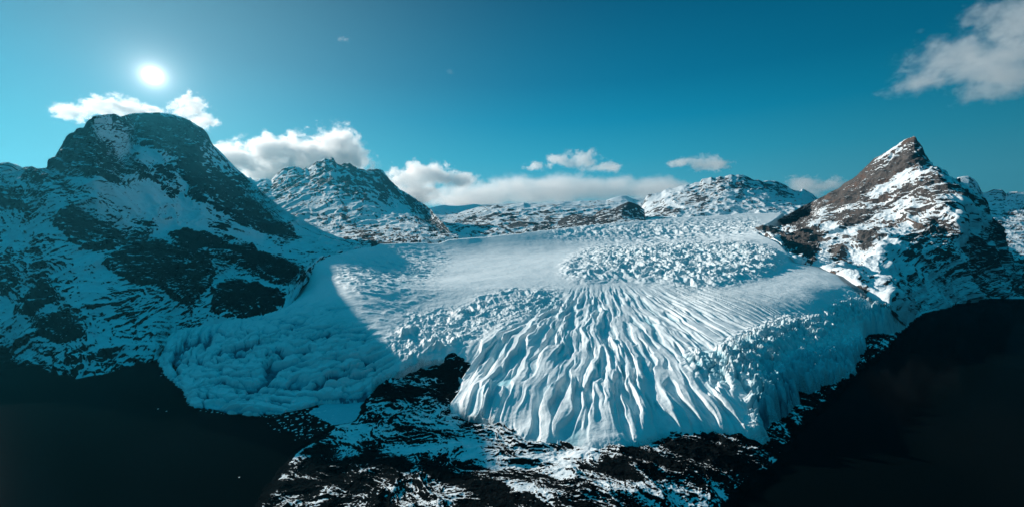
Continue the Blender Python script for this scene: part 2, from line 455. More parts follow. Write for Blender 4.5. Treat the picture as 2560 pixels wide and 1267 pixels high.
# ---- the dark dome on the near side of the ice
base = [(-260, 895, 1726), (0, 908, 1667), (60, 917, 1628), (180, 942, 1529), (260, 938, 1544), (330, 918, 1624), (385, 905, 1690), (440, 822, 1900),
        (560, 800, 1860), (640, 782, 1830), (720, 738, 1860), (755, 685, 2080), (800, 645, 2430), (900, 620, 2900), (930, 614, 3000)]
under = [(x, y, Y - 70) for x, y, Y in base]
under = [(x, YH0 + (H - (z_of(y, Y + 70) - 60)) / Y * F, Y) for x, y, Y in under]
LM = [under, base,
      [(-260, 800, 1840), (0, 790, 1837), (180, 800, 1763), (330, 770, 1873), (440, 735, 2016), (560, 715, 2100), (700, 690, 2180), (755, 664, 2300), (820, 640, 2550), (900, 617, 2950), (930, 613, 3030)],
      [(-260, 640, 2060), (0, 640, 2051), (140, 640, 2016), (300, 665, 2051), (430, 640, 2155), (560, 640, 2257), (700, 650, 2450), (770, 645, 2550), (830, 632, 2750), (900, 616, 3000), (930, 612, 3060)],
      [(-260, 560, 2230), (0, 555, 2223), (140, 535, 2189), (250, 555, 2223), (380, 585, 2423), (500, 590, 2615), (600, 605, 2750), (700, 625, 2900), (770, 632, 2950), (850, 622, 3100), (930, 611, 3150)],
      [(-260, 430, 2440), (0, 450, 2423), (108, 432, 2357), (158, 437, 2357), (245, 445, 2390), (330, 455, 2615), (380, 462, 2850), (450, 496, 3050), (513, 515, 3100), (600, 560, 3150), (670, 590, 3200), (745, 597, 3300), (868, 612, 3300), (930, 609, 3300)]]
ridgeL = V(1, [(-700, 520), (-150, 540), (0, 533), (50, 530), (100, 540), (140, 556), (170, 548), (200, 548), (240, 560), (272, 568), (300, 545), (330, 500), (355, 470), (400, 390), (418, 352),
               (440, 335), (465, 328), (480, 305), (500, 298), (525, 300), (545, 262), (560, 248), (580, 240), (585, 226), (640, 222), (720, 215), (745, 222), (765, 232), (800, 222), (850, 212), (930, 209), (1000, 207),
               (1080, 217), (1150, 235), (1200, 256), (1250, 290), (1290, 312), (1315, 340), (1335, 385), (1350, 415), (1400, 458), (1450, 512), (1520, 580), (1580, 628), (1620, 668),
               (1690, 735), (1770, 800), (1850, 850), (1950, 905), (2050, 955), (2150, 1000), (2220, 1040), (2290, 1068), (2360, 1075)])
def ydist(tab, x): t = np.array(tab, float); return float(np.interp(x, t[:, 0], t[:, 1]))
YLM = [(-300, 2740), (100, 2500), (180, 2436), (240, 2475), (270, 2552), (284, 2634), (294, 2949), (305, 3178), (316, 3423), (333, 3828), (345, 3972), (450, 4290), (520, 4970), (600, 4970), (650, 4300), (700, 3700), (800, 3500), (930, 3400)]
LM.append([(x, y, ydist(YLM, x)) for x, y in ridgeL])
LM.append([(x, YH0 + (H - (z_of(y, ydist(YLM, x)) * 0.62)) / (ydist(YLM, x) + 600) * F, ydist(YLM, x) + 600) for x, y in ridgeL])
LM.append([(x, YH0 + (H + 40) / (ydist(YLM, x) + 1900) * F, ydist(YLM, x) + 1900) for x, y in ridgeL])

rl = Mask(0.22)
rl.poly(V(1, [(0, 560), (370, 640), (1050, 960), (1300, 930), (1900, 1060), (2300, 1060), (1700, 760), (1150, 700), (600, 620), (200, 560)]), 0.03, 10)
rl.poly(V(2, [(300, 60), (900, 60), (1000, 300), (1150, 430), (1050, 560), (800, 500), (600, 380), (420, 260)]), 0.30, 14)
rl.poly(V(1, [(400, 620), (1000, 690), (1300, 830), (1500, 960), (1900, 1080), (1600, 1060), (1250, 940), (1020, 950), (620, 760), (380, 640)]), 0.02, 8)
for pts, v in [
    ([(750, 240), (850, 210), (1000, 200), (1200, 240), (1330, 330), (1355, 418), (1270, 420), (1255, 525), (1130, 502), (1060, 460), (980, 440), (900, 402), (820, 385), (790, 330), (750, 300)], 0.93),
    ([(1060, 400), (1270, 420), (1255, 525), (1130, 502), (1060, 460)], 0.8),
    ([(585, 222), (612, 240), (600, 300), (640, 360), (700, 410), (740, 470), (765, 520), (830, 460), (880, 490), (935, 540), (985, 575), (990, 640), (850, 640), (680, 638), (610, 600), (520, 590), (400, 597), (360, 582), (370, 545), (275, 570), (400, 385), (440, 330), (520, 295), (555, 245)], 0.88),
    ([(480, 540), (520, 560), (500, 600), (470, 590)], 0.2),
    ([(980, 480), (1030, 520), (1060, 590), (1130, 690), (1140, 750), (1080, 740), (1010, 660), (985, 590)], 0.9),
    ([(1040, 520), (1130, 520), (1260, 530), (1400, 570), (1510, 600), (1560, 640), (1600, 700), (1660, 790), (1740, 860), (1880, 950), (1890, 990), (1790, 1005), (1700, 1000), (1640, 950), (1500, 890), (1430, 840), (1400, 850), (1290, 790), (1180, 740), (1190, 640), (1090, 560)], 0.93),
    ([(1300, 430), (1400, 480), (1500, 580), (1300, 540), (1260, 520)], 0.45),
    ([(1310, 880), (1480, 880), (1500, 930), (1420, 960), (1320, 900)], 0.55),
    ([(350, 850), (420, 795), (520, 808), (600, 850), (720, 930), (850, 960), (960, 990), (900, 1050), (700, 1070), (620, 1080), (480, 1050), (390, 980)], 0.93),
    ([(0, 680), (130, 690), (165, 760), (120, 830), (0, 800)], 0.85),
    ([(150, 740), (210, 830), (180, 900), (150, 800)], 0.7),
    ([(140, 560), (200, 550), (330, 610), (375, 635), (290, 655), (200, 620)], 0.75),
    ([(370, 640), (440, 670), (600, 740), (760, 800), (880, 880), (1030, 960), (970, 975), (850, 900), (700, 810), (560, 740), (400, 700)], 0.66),
    ([(1070, 990), (1110, 950), (1250, 960), (1400, 1010), (1600, 1080), (1750, 1130), (1900, 1190), (1912, 1230), (1880, 1267), (1700, 1240), (1570, 1190), (1490, 1160), (1300, 1120), (1200, 1090)], 1.04),
    ([(640, 1150), (760, 1100), (930, 1010), (1040, 1010), (1130, 1060), (1300, 1130), (1350, 1240), (1270, 1290), (960, 1280), (800, 1240), (700, 1190)], 0.92),
    ([(0, 1080), (90, 1120), (110, 1200), (60, 1290), (0, 1290)], 0.8),
    ([(1620, 690), (1800, 700), (1890, 740), (1850, 770), (1700, 730)], 0.6)]:
    rl.poly(V(1, pts), v, 4)
for pts, v in [
    ([(640, 20), (800, -20), (1100, -20), (1350, 110), (1340, 230), (1200, 320), (1100, 260), (1040, 210), (940, 110), (800, 60)], 0.93),
    ([(1360, 170), (1470, 110), (1560, 150), (1640, 190), (1740, 215), (1822, 250), (1800, 310), (1700, 370), (1480, 410), (1350, 360), (1360, 250)], 0.97),
    ([(1560, 0), (1900, 60), (1912, 110), (1860, 155), (1770, 160), (1650, 90)], 1.04),
    ([(60, 360), (100, 260), (190, 160), (260, 130), (340, 190), (380, 250), (300, 300), (230, 370), (100, 370)], 0.92),
    ([(230, 430), (300, 370), (450, 330), (540, 400), (556, 490), (400, 510), (320, 520), (240, 480)], 0.9),
    ([(0, 60), (80, 100), (100, 180), (30, 240), (0, 200)], 0.8), ([(0, 540), (80, 580), (60, 700), (0, 690)], 0.9),
    ([(400, 580), (520, 590), (650, 640), (560, 700), (420, 640)], 0.85), ([(200, 670), (270, 670), (290, 740), (220, 730)], 0.85),
    ([(250, 540), (330, 590), (370, 680), (300, 660)], 0.7), ([(330, 690), (520, 680), (540, 770), (380, 770)], 0.85),
    ([(600, 640), (800, 620), (980, 660), (900, 720), (760, 770), (560, 770)], 0.66),
    ([(0, 700), (300, 740), (500, 790), (500, 760), (300, 700), (0, 660)], 0.8)]:
    rl.poly(V(2, pts), v, 4)
px, X, Y, Z, R = loft('left_mountain', LM, -220, 928, 2.0, [14, 110, 120, 80, 110, 170, 20, 20], M_LEFT, rl,
                      gully_disp(70, 420, 11, 0.5, (0.25, 0.0, 1.0), 1.6), '', taper=20)
Z = Z + 26 * (sstep(0.45, 0.85, R) - 0.3) * (np.arange(Z.shape[0]) < 560)[:, None] * np.clip(np.arange(Z.shape[0]) / 60, 0, 1)[:, None]
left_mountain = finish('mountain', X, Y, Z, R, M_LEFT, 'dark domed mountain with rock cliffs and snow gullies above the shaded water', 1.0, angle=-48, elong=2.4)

# ---- the jagged middle mountain
MM_base = [(560, 640, 3600), (700, 640, 3500), (800, 632, 3300), (870, 615, 3250), (950, 607, 3350), (1050, 601, 3500), (1129, 591, 3800), (1145, 590, 3900)]
MM = [[(x, YH0 + (H - (z_of(y, Y) - 80)) / (Y - 80) * F, Y - 80) for x, y, Y in MM_base], MM_base,
      [(560, 570, 5220), (700, 565, 5220), (780, 560, 5200), (850, 572, 4900), (930, 568, 4900), (1000, 560, 4900), (1060, 568, 4600), (1129, 588, 4250), (1145, 589, 4200)]]
ridgeM = [(560, 470), (600, 452), (625, 442), (633, 450), (647, 448), (665, 446), (678, 452), (690, 438), (705, 424), (712, 420), (722, 417), (738, 416), (748, 419), (757, 424), (764, 418), (770, 422),
          (780, 412), (790, 404), (800, 402), (812, 396), (822, 398), (829, 393), (834, 394), (840, 408), (846, 412), (860, 409), (873, 408), (880, 413), (893, 421), (905, 422), (915, 425), (930, 424),
          (948, 422), (958, 426), (966, 437), (980, 455), (1000, 474), (1020, 486), (1040, 498), (1062, 512), (1077, 524), (1090, 540), (1105, 555), (1120, 572), (1130, 587), (1145, 590)]
YM = [(560, 7095), (960, 7095), (1000, 6800), (1060, 6000), (1145, 4400)]
MM.append([(x, y, ydist(YM, x)) for x, y in ridgeM])
MM.append([(x, YH0 + (H - z_of(y, ydist(YM, x)) * 0.6) / (ydist(YM, x) + 500) * F, ydist(YM, x) + 500) for x, y in ridgeM])
MM.append([(x, YH0 + (H - 150) / (ydist(YM, x) + 1500) * F, ydist(YM, x) + 1500) for x, y in ridgeM])
rm = Mask(0.14)
rm.poly([(680, 440), (833, 380), (960, 415), (1010, 480), (960, 510), (870, 500), (800, 470), (700, 470)], 0.62, 10)
rm.poly([(905, 415), (960, 415), (1000, 470), (1060, 510), (1130, 590), (1085, 588), (1040, 530), (980, 490), (900, 450)], 0.85, 6)
rm.poly([(840, 580), (900, 555), (950, 570), (1040, 590), (1045, 612), (900, 622)], 0.6, 8)
rm.poly([(640, 460), (745, 480), (745, 500), (660, 480)], 0.7, 6)
rm.poly([(780, 520), (930, 540), (1000, 570), (860, 560)], 0.2, 8)
px, X, Y, Z, R = loft('mid', MM, 562, 1144, 1.9, [10, 90, 150, 20, 16], M_MID, rm, gully_disp(50, 300, 31, 0.35, None, 1.6), '', taper=15, rim=.6, soft=34)
finish('mountain', X, Y, Z, R, M_MID, 'jagged snow-dusted middle mountain with a notched crest behind the ice plain', 0.95, sw=0.25, angle=-60, elong=1.6)

# ---- far ranges
def far_range(pts, basepts, Yr, Yb, rock, mat, label, amp, L, seed, rows=(8, 110, 14, 10), sc=2.0, dx=2.0, back=900):
    r = [(x, y, Yr) for x, y in pts]; b = [(x, y, Yb) for x, y in basepts]
    cs = [[(x, YH0 + (H - (z_of(y, Y) - 120)) / (Y - 150) * F, Y - 150) for x, y, Y in b], b, r,
          [(x, YH0 + (H - z_of(y, Y) * .6) / (Y + back) * F, Y + back) for x, y, Y in r],
          [(x, YH0 + (H - 100) / (Y + 2.2 * back) * F, Y + 2.2 * back) for x, y, Y in r]]
    _, X, Y, Z, R = loft('far', cs, pts[0][0], pts[-1][0], dx, list(rows), mat, rock, gully_disp(amp * .8, L * .7, seed, 0.4, None, 1.0), '', rim=.5, soft=30)
    return finish('mountain', X, Y, Z, R, mat, label, sc * .62, sw=0.5, angle=-55, elong=1.7, seed=seed)
rf = Mask(0.16)
rf.poly(V(6, [(260, 440), (430, 425), (700, 440), (930, 490), (870, 530), (500, 560), (400, 540), (300, 480)]), 0.66, 10)
rf.poly(V(6, [(430, 380), (600, 370), (720, 370), (600, 400), (430, 420)]), 0.5, 6)
rf2 = Mask(0.10)
rf2.poly(V(6, [(1740, 240), (1810, 215), (1930, 200), (2060, 235), (2100, 300), (2000, 290), (1850, 280), (1750, 270)]), 0.55, 6)
rf2.poly(V(6, [(2080, 240), (2180, 240), (2330, 300), (2250, 320), (2120, 300)]), 0.6, 6)
rf2.poly(V(6, [(1640, 350), (1760, 300), (1850, 340), (1760, 380)]), 0.5, 6)
rf2.poly(V(6, [(1420, 430), (1600, 400), (1650, 430), (1440, 465)]), 0.45, 6)
rf3 = Mask(0.8)
rf3.poly(V(6, [(1230, 440), (1330, 400), (1440, 420), (1440, 470), (1250, 480)]), 0.55, 8)
rf4 = Mask(0.08)
far_range([(1040, 520)] + V(6, [(150, 402), (190, 392), (230, 384), (260, 378), (290, 384), (340, 386), (400, 378), (430, 374), (480, 380), (540, 378), (600, 372), (700, 365), (800, 370), (870, 364), (930, 358), (1000, 360), (1050, 356), (1120, 352), (1200, 352), (1230, 340), (1260, 332), (1290, 325), (1320, 326), (1350, 340), (1420, 342), (1560, 345), (1700, 360)]),
          [(1040, 580), (1400, 570), (1800, 545)], 9200, 7600, rf4, M_FAR, 'pale snow range farthest away under the long cloud bank', 60, 900, 41, sc=2.6)
far_range([(1060, 530)] + V(6, [(180, 425), (230, 436), (270, 438), (330, 428), (400, 408), (430, 400), (480, 384), (560, 378), (640, 376), (720, 366), (760, 378), (830, 374), (930, 372), (1010, 380), (1060, 385), (1150, 384), (1250, 395), (1400, 430), (1500, 450)]),
          [(1060, 594), (1180, 590), (1400, 584), (1650, 560)], 7400, 5200, rf, M_FAR, 'low snowy ridge with a dark wooded-looking lower slope beyond the ice plain', 75, 700, 43, sc=1.8)
far_range(V(6, [(1330, 440), (1400, 400), (1412, 372), (1430, 330), (1450, 318), (1490, 308), (1520, 304), (1545, 288), (1580, 284), (1610, 274), (1640, 264), (1690, 262), (1720, 250), (1745, 246), (1760, 230), (1790, 222), (1810, 214), (1835, 222), (1860, 214), (1890, 216), (1910, 204), (1930, 199), (1950, 206), (1970, 200), (2000, 205), (2030, 222), (2060, 236), (2085, 232), (2110, 244), (2140, 238), (2180, 240), (2215, 250), (2240, 266), (2290, 290), (2325, 302), (2340, 284), (2360, 290), (2400, 315), (2420, 335), (2500, 400), (2600, 440)]),
          V(6, [(1330, 480), (1500, 462), (1700, 445), (2000, 436), (2600, 420)]), 7600, 5600, rf2, M_FAR, 'broad snowy massif with a serrated crest beyond the serac field', 90, 620, 47, sc=1.6, rows=(8, 150, 14, 10))
far_range(V(6, [(860, 508), (880, 500), (920, 474), (960, 450), (990, 440), (1010, 431), (1050, 430), (1100, 436), (1130, 440), (1150, 420), (1180, 400), (1230, 398), (1260, 392), (1290, 375), (1330, 361), (1355, 368), (1390, 380), (1415, 400), (1440, 415), (1446, 430), (1430, 450), (1420, 466), (1425, 470)]),
          V(6, [(860, 512), (1000, 502), (1200, 486), (1425, 474)]), 5900, 5000, rf3, M_MID, 'small dark rocky hill rising at the far edge of the ice plain', 40, 300, 51, sc=1.1, rows=(8, 90, 12, 10), dx=1.6, back=400)

# ---- the sharp peak on the sunlit side
RBase = [(1870, 585, 3600), (1890, 580, 3500), (1918, 584, 3350), (1949, 604, 2979), (1981, 643, 2680), (2013, 656, 2650), (2036, 663, 2640), (2084, 676, 2455), (2147, 700, 2223), (2230, 738, 2050), (2262, 770, 2150), (2277, 793, 2390),
         (2293, 792, 2395), (2352, 773, 2590), (2431, 750, 2860), (2510, 744, 2940), (2560, 746, 2915), (2760, 760, 2740)]
RM = [[(x, YH0 + (H - (z_of(y, Y) - 70)) / (Y - 60) * F, Y - 60) for x, y, Y in RBase], RBase,
      [(1870, 583, 3750), (1905, 575, 3600), (1949, 590, 3400), (1981, 610, 3250), (2040, 620, 3100), (2110, 648, 2860), (2200, 688, 2480), (2280, 714, 2580), (2330, 700, 2740), (2400, 690, 2870), (2480, 690, 3007), (2560, 700, 3040), (2760, 720, 2900)],
      [(1870, 581, 3900), (1905, 571, 3900), (1950, 575, 3848), (2050, 560, 3580), (2150, 560, 3332), (2250, 560, 3150), (2330, 550, 3025), (2400, 560, 2931), (2440, 600, 2949), (2480, 650, 3036), (2530, 668, 3093), (2760, 690, 2990)],
      [(1870, 579, 4200), (1905, 568, 6500), (1950, 562, 6500), (2050, 530, 3958), (2150, 490, 3681), (2230, 465, 3518), (2300, 430, 3397), (2345, 430, 3289), (2400, 480, 3139), (2430, 540, 3082), (2480, 600, 3122), (2530, 655, 3150), (2760, 685, 3048)]]
ridgeR = V(7, [(280, 705), (350, 690), (400, 690), (430, 672), (450, 650), (500, 612), (540, 592), (600, 560), (650, 532), (700, 512), (740, 490), (790, 468), (850, 432), (900, 395), (940, 372), (975, 345), (1010, 312), (1045, 278), (1080, 247),
               (1130, 220), (1180, 190), (1225, 160), (1265, 128), (1290, 115), (1310, 108), (1332, 101), (1344, 112), (1352, 132), (1378, 160), (1390, 185), (1400, 212), (1420, 248), (1440, 285), (1470, 298), (1490, 300), (1510, 314), (1530, 316),
               (1546, 332), (1556, 356), (1590, 378), (1620, 394), (1660, 425), (1700, 455), (1740, 480), (1765, 496), (1790, 535), (1800, 590), (1830, 640), (1860, 670), (1885, 705), (1895, 760), (1915, 820), (1945, 880), (2000, 910), (2600, 960)])
YR = [(1860, 4533), (1950, 4564), (2050, 4300), (2131, 4042), (2186, 3901), (2261, 3755), (2290, 3681), (2330, 3554), (2370, 3397), (2430, 3195), (2480, 3195), (2530, 3223), (2800, 3122)]
RM.append([(x, y, ydist(YR, x)) for x, y in ridgeR])
RM.append([(x, YH0 + (H - z_of(y, ydist(YR, x)) * 0.55) / (ydist(YR, x) + 700) * F, ydist(YR, x) + 700) for x, y in ridgeR])
RM.append([(x, YH0 + (H - 20) / (ydist(YR, x) + 1500) * F, ydist(YR, x) + 1500) for x, y in ridgeR])
rr = Mask(0.24)
for pts, v, bl in [
    ([(1332, 95), (1400, 205), (1445, 290), (1330, 300), (1180, 400), (1150, 420), (1090, 480), (950, 560), (850, 590), (720, 580), (720, 640), (640, 690), (430, 705), (440, 640), (600, 560), (740, 485), (900, 390), (1010, 300), (1080, 240), (1200, 170), (1270, 115)], 0.9, 4),
    ([(1100, 245), (1270, 135), (1290, 160), (1190, 235), (1110, 285)], 0.35, 3),
    ([(1190, 330), (1300, 300), (1330, 310), (1180, 400), (1160, 380)], 0.5, 4),
    ([(1150, 420), (1330, 300), (1450, 295), (1350, 350), (1200, 440), (1000, 560), (860, 620), (860, 590), (1000, 530)], 0.10, 4),
    ([(1440, 330), (1490, 305), (1550, 340), (1400, 430), (1250, 500), (1150, 560), (1000, 620), (870, 660), (840, 645), (1000, 560), (1200, 450), (1350, 370)], 0.85, 4),
    ([(970, 720), (1250, 600), (1400, 520), (1560, 430), (1520, 520), (1380, 600), (1200, 700), (1050, 745)], 0.6, 6),
    ([(1560, 440), (1640, 460), (1760, 580), (1700, 600), (1560, 560)], 0.12, 6),
    ([(480, 770), (620, 695), (785, 675), (775, 720), (715, 800), (700, 900), (640, 900), (560, 875)], 1.0, 3),
    ([(340, 690), (400, 670), (440, 700), (400, 720), (350, 710)], 0.9, 3),
    ([(780, 900), (900, 740), (1060, 750), (1160, 800), (1000, 900), (860, 930)], 0.5, 8),
    ([(1110, 1020), (1250, 960), (1380, 880), (1500, 780), (1620, 620), (1570, 800), (1420, 950), (1360, 1060), (1200, 1090)], 0.8, 5),
    ([(1570, 960), (1650, 850), (1750, 780), (1780, 640), (1880, 690), (1950, 880), (1800, 890), (1680, 950)], 0.88, 5),
    ([(1620, 960), (1800, 900), (1950, 890), (2100, 900), (2100, 1110), (1850, 1120), (1720, 1110)], 0.62, 8),
    ([(1500, 850), (1570, 840), (1560, 960), (1470, 960)], 0.75, 4),
    ([(1150, 1090), (1330, 1090), (1450, 1150), (1310, 1250), (1200, 1160)], 0.62, 6),
    ([(1500, 380), (1560, 360), (1640, 440), (1760, 500), (1800, 620), (1720, 580), (1600, 470), (1510, 430)], 0.6, 5)]:
    rr.poly(V(7, pts), v, bl)
def dispR(X, Y, Z, R, px, py):
    d = gully_disp(75, 360, 61, 0.3, (-0.55, 0.15, 1.0), 2.2)(X, Y, Z, R, px, py)
    rib = ridged((X + Y * .3) / 520 + fbm(X / 500, Y / 500, Z / 500, 3, 64) * .5, Z / 1400, None, 3, 63)
    d = d + (rib - .4) * 110 * sstep(2320, 2440, px) + (rib - .4) * 50
    return d
px, X, Y, Z, R = loft('right', RM, 1866, 2740, 1.8, [10, 90, 110, 110, 130, 20, 14], M_RIGHT, rr, dispR, '', taper=18, warp=0.45)
finish('mountain', X, Y, Z, R, M_RIGHT, 'sharp brown rock peak with slanting snow ledges above the open water', 1.3, sw=0.45, angle=36, elong=3.6)
rb = Mask(0.25)
rb.poly(V(7, [(1830, 440), (1890, 445), (1950, 520), (1850, 500)]), 0.7, 5)
rb.poly(V(7, [(1860, 560), (1960, 560), (2000, 640), (1900, 640)]), 0.55, 8)
far_range(V(7, [(1480, 420), (1560, 400), (1610, 366), (1640, 360), (1680, 357), (1710, 378), (1735, 400), (1755, 450), (1770, 462), (1800, 452), (1835, 441), (1870, 443), (1892, 446), (1915, 470), (1930, 458), (1980, 455), (2027, 458), (2200, 470), (2700, 500)]),
          V(7, [(1480, 900), (1700, 880), (2027, 900), (2700, 940)]), 7500, 4100, rb, M_RIGHT, 'rounded snowy slope rising behind the sharp brown peak', 60, 500, 67, sc=1.2, rows=(8, 160, 14, 10))

# ------------------------------------------------------------------ shore rock under and in front of the ice
def WP(px, py, z=None, Y=None, old=None):
    if old is not None: Y = float(PY(old if old > 0 else 0))
    if Y is None: Y = (H - z) * F / (py - YH)
    z = H - (py - YH) / F * Y
    return ((px - CX) / F * Y, Y, z)
shore = [WP(x, y, 0.0) for x, y in [(420, 1620), (560, 1380), (630, 1267), (665, 1215), (700, 1170), (735, 1128), (790, 1100), (830, 1068), (880, 1055), (900, 1035), (900, 1015), (925, 1000), (935, 975), (960, 945),
         (1010, 915), (1100, 880), (1200, 870), (1500, 900), (1900, 900), (2120, 830), (2215, 775), (2262, 778), (2290, 800), (2262, 838), (2225, 880), (2180, 915), (2140, 940), (2120, 965),
         (2075, 1010), (2030, 1050), (1995, 1095), (1985, 1130), (1960, 1170), (1915, 1200), (1870, 1225), (1840, 1262), (1800, 1330), (1750, 1500), (1700, 1700)]]
fc = [(1130, 888, 128), (1060, 900, 106), (1000, 935, 76), (960, 970, 50), (1040, 1000, 40), (1130, 960, 60), (1200, 1085, 42), (1300, 1120, 40), (1400, 1135, 34), (1320, 1200, 62), (1300, 1267, 70), (1120, 1170, 45), (1000, 1200, 40),
      (1000, 1080, 22), (880, 1100, 10), (850, 1180, 15), (760, 1220, 12), (1480, 1135, 50), (1560, 1120, 52), (1560, 1200, 62), (1680, 1110, 40), (1800, 1115, 36), (1750, 1200, 38), (1850, 1170, 25), (1500, 1267, 70), (1700, 1267, 40),
      (1900, 1110, 30), (1960, 1110, 14), (2020, 1010, 30), (2070, 985, 20), (2110, 950, 34), (2190, 870, 46), (2225, 835, 44), (2262, 812, 30), (2280, 798, 14), (1300, 1000, 40), (1500, 1000, 45), (1700, 1000, 40), (1850, 950, 40), (2000, 900, 30), (1300, 900, 60),
      (1700, 870, 40), (2120, 850, 20), (1100, 1500, 60), (1400, 1600, 60), (700, 1500, 20), (1700, 1500, 20)]
fpts = []
for x, y, z in fc:
    a, b, c = WP(x, y, float(z)); fpts.append((a / b, math.log(b) * 1.2, c))
ff = rbf(fpts, 0.002)
ux = np.arange(540, 2330, 2.0); U = (ux - CX) / F
Yr = np.exp(np.concatenate([np.linspace(math.log(560), math.log(1500), 620), np.linspace(math.log(1505), math.log(3150), 260)]))
Yg = np.repeat(Yr[:, None], len(U), 1); Xg = U[None] * Yg
sd = sdf([(a, b) for a, b, c in shore], Xg, Yg)
sd = sd + fbm(Xg / 60, Yg / 60, None, 5, 91, gain=.6) * 26
zb = np.clip(ff(U[None] + 0 * Yg, np.log(Yg) * 1.2), 4, 130)
zf = zb * np.clip(1 - np.exp(-np.maximum(sd, 0) / 26), 0, 1)
rw = fbm(Xg / 200, Yg / 200, None, 3, 95) * .8
dd = (ridged(Xg / 150 + rw, Yg / 95 + Xg / 260 + rw, None, 6, 93, gain=.55) - .4) * 24 + fbm(Xg / 26, Yg / 24, None, 5, 96, gain=.6) * 6
zf = zf + dd * sstep(0, 60, sd)
zf = np.where(sd < 0, np.maximum(sd * .7, -25), zf + 0.8)
q0, q1 = proj(Xg, Yg, zf)
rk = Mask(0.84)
for k, pts, v, bl in [
    (4, [(600, 600), (1100, 480), (1550, 460), (1900, 560), (2250, 640), (2490, 1000), (2100, 1000), (1700, 920), (1400, 950), (1000, 900), (700, 760)], 0.47, 12),
    (4, [(1500, 560), (2200, 640), (2490, 820), (2490, 990), (2100, 980), (1700, 880)], 0.30, 12),
    (4, [(780, 600), (1060, 600), (1020, 700), (850, 680)], 0.15, 6),
    (4, [(1030, 380), (1100, 250), (1250, 190), (1500, 80), (1720, 100), (1720, 330), (1650, 420), (1300, 450), (1100, 490)], 0.93, 4),
    (4, [(1350, 280), (1550, 300), (1500, 330), (1330, 310)], 0.5, 4), (4, [(1200, 450), (1600, 420), (1580, 470), (1250, 500)], 0.3, 5),
    (4, [(0, 1267), (250, 1000), (620, 820), (1000, 780), (1300, 940), (1300, 1060), (700, 1100)], 0.92, 12),
    (8, [(520, 460), (600, 400), (800, 395), (900, 490), (720, 560), (520, 600)], 0.20, 6),
    (8, [(0, 600), (200, 550), (400, 560), (520, 600), (500, 640), (200, 640), (0, 640)], 0.9, 6),
    (8, [(180, 650), (480, 650), (540, 816), (300, 816)], 0.38, 10),
    (8, [(860, 400), (1100, 300), (1600, 290), (1750, 330), (2000, 340), (2270, 350), (2200, 500), (1900, 640), (1300, 660), (1000, 600)], 0.87, 10),
    (8, [(560, 580), (900, 560), (1200, 700), (1100, 816), (560, 816)], 0.66, 12),
    (8, [(1100, 700), (1750, 640), (1800, 816), (1100, 816)], 0.60, 12),
    (8, [(1300, 270), (1600, 285), (1100, 330), (860, 410), (700, 400), (900, 340)], 0.2, 6),
    (8, [(0, 816), (180, 700), (200, 816)], 0.8, 8),
    (5, [(1760, 620), (2100, 560), (2250, 430), (2130, 280), (2200, 260), (2340, 280), (2470, 250), (2440, 370), (2200, 560), (1900, 800), (1700, 1000), (1560, 900), (1560, 830)], 0.72, 8)]:
    rk.poly(V(k, pts), v, bl)
R = rk.at(q0 + fbm(Xg / 40, Yg / 40, None, 3, 8) * 14, q1 + fbm(Xg / 40, Yg / 40, None, 3, 18) * 9)
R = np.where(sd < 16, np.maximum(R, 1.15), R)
N2 = normals(Xg, Yg, zf); nz = N2[..., 2]; st = (blur2(nz, 20) - nz) * 3
sn = rank01(st * 1.3 + fbm(Xg / 100 + rw, Yg / 62 + Xg / 150 + rw, None, 6, 71, gain=.58) * 1.7)
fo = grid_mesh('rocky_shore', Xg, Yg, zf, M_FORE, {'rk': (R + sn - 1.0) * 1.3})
tag(fo, 'dark snow-streaked bedrock below the ice front', kind='structure')

# ------------------------------------------------------------------ the glacier
outl = [(395, 898, 8), (415, 930, 12), (450, 960, 12), (470, 990, 12), (490, 1008, 12), (540, 1016, 14), (620, 1026, 14), (700, 1024, 12), (760, 1012, 12), (800, 1004, 8), (870, 1000, 8), (925, 992, 14), (945, 958, 45), (1000, 908, -1369), (1080, 888, -1400), (1128, 880, -1410),
        (1140, 920, 80), (1150, 962, 52), (1128, 1000, 38), (1105, 1026, 28), (1150, 1035, 34), (1200, 1046, 40), (1260, 1062, 46), (1320, 1088, 50), (1380, 1112, 42), (1440, 1118, 44), (1520, 1108, 56), (1600, 1090, 60), (1700, 1076, 52), (1800, 1075, 48), (1880, 1092, 42), (1925, 1082, 40),
        (1905, 1050, 48), (1960, 1010, 52), (2000, 985, 48), (1990, 958, 56), (2035, 955, -1350), (2090, 938, -1430), (2138, 918, -1544), (2140, 890, -1597), (2165, 858, -1756), (2158, 835, -1837), (2162, 803, -1966), (2215, 808, -1963), (2262, 797, -2164), (2268, 785, -2198), (2252, 768, -2128), (2222, 745, -2016), (2180, 738, -2030),
        (2160, 715, -2155), (2110, 690, -2357), (2050, 668, -2560), (1990, 655, -2600), (1970, 630, -2740), (1945, 605, -2979), (1905, 588, -3250), (1890, 575, -3600), (1925, 556, -4200), (1960, 532, -5000), (1860, 534, -5000), (1700, 543, -4700), (1560, 556, -4200), (1440, 566, -3950), (1300, 580, 430), (1180, 589, 405), (1120, 592, 398),
        (1050, 600, 380), (950, 607, 370), (900, 617, 360), (850, 632, 345), (790, 645, 330), (755, 668, 300), (750, 690, 260), (722, 740, 185), (650, 778, 150), (560, 802, 125), (470, 815, 90), (430, 830, 70), (405, 870, 30)]
oW = [WP(x, y, old=(Y_of(y, z) if z > 0 else -z)) for x, y, z in outl]
ctl = [(800, 660, 2300), (740, 760, 1800), (600, 840, 1650), (600, 900, 1500), (600, 960, 1380), (500, 900, 1560), (700, 960, 1370), (800, 900, 1440), (850, 820, 1570), (850, 960, 1330), (900, 730, 1830), (850, 690, 2060)]
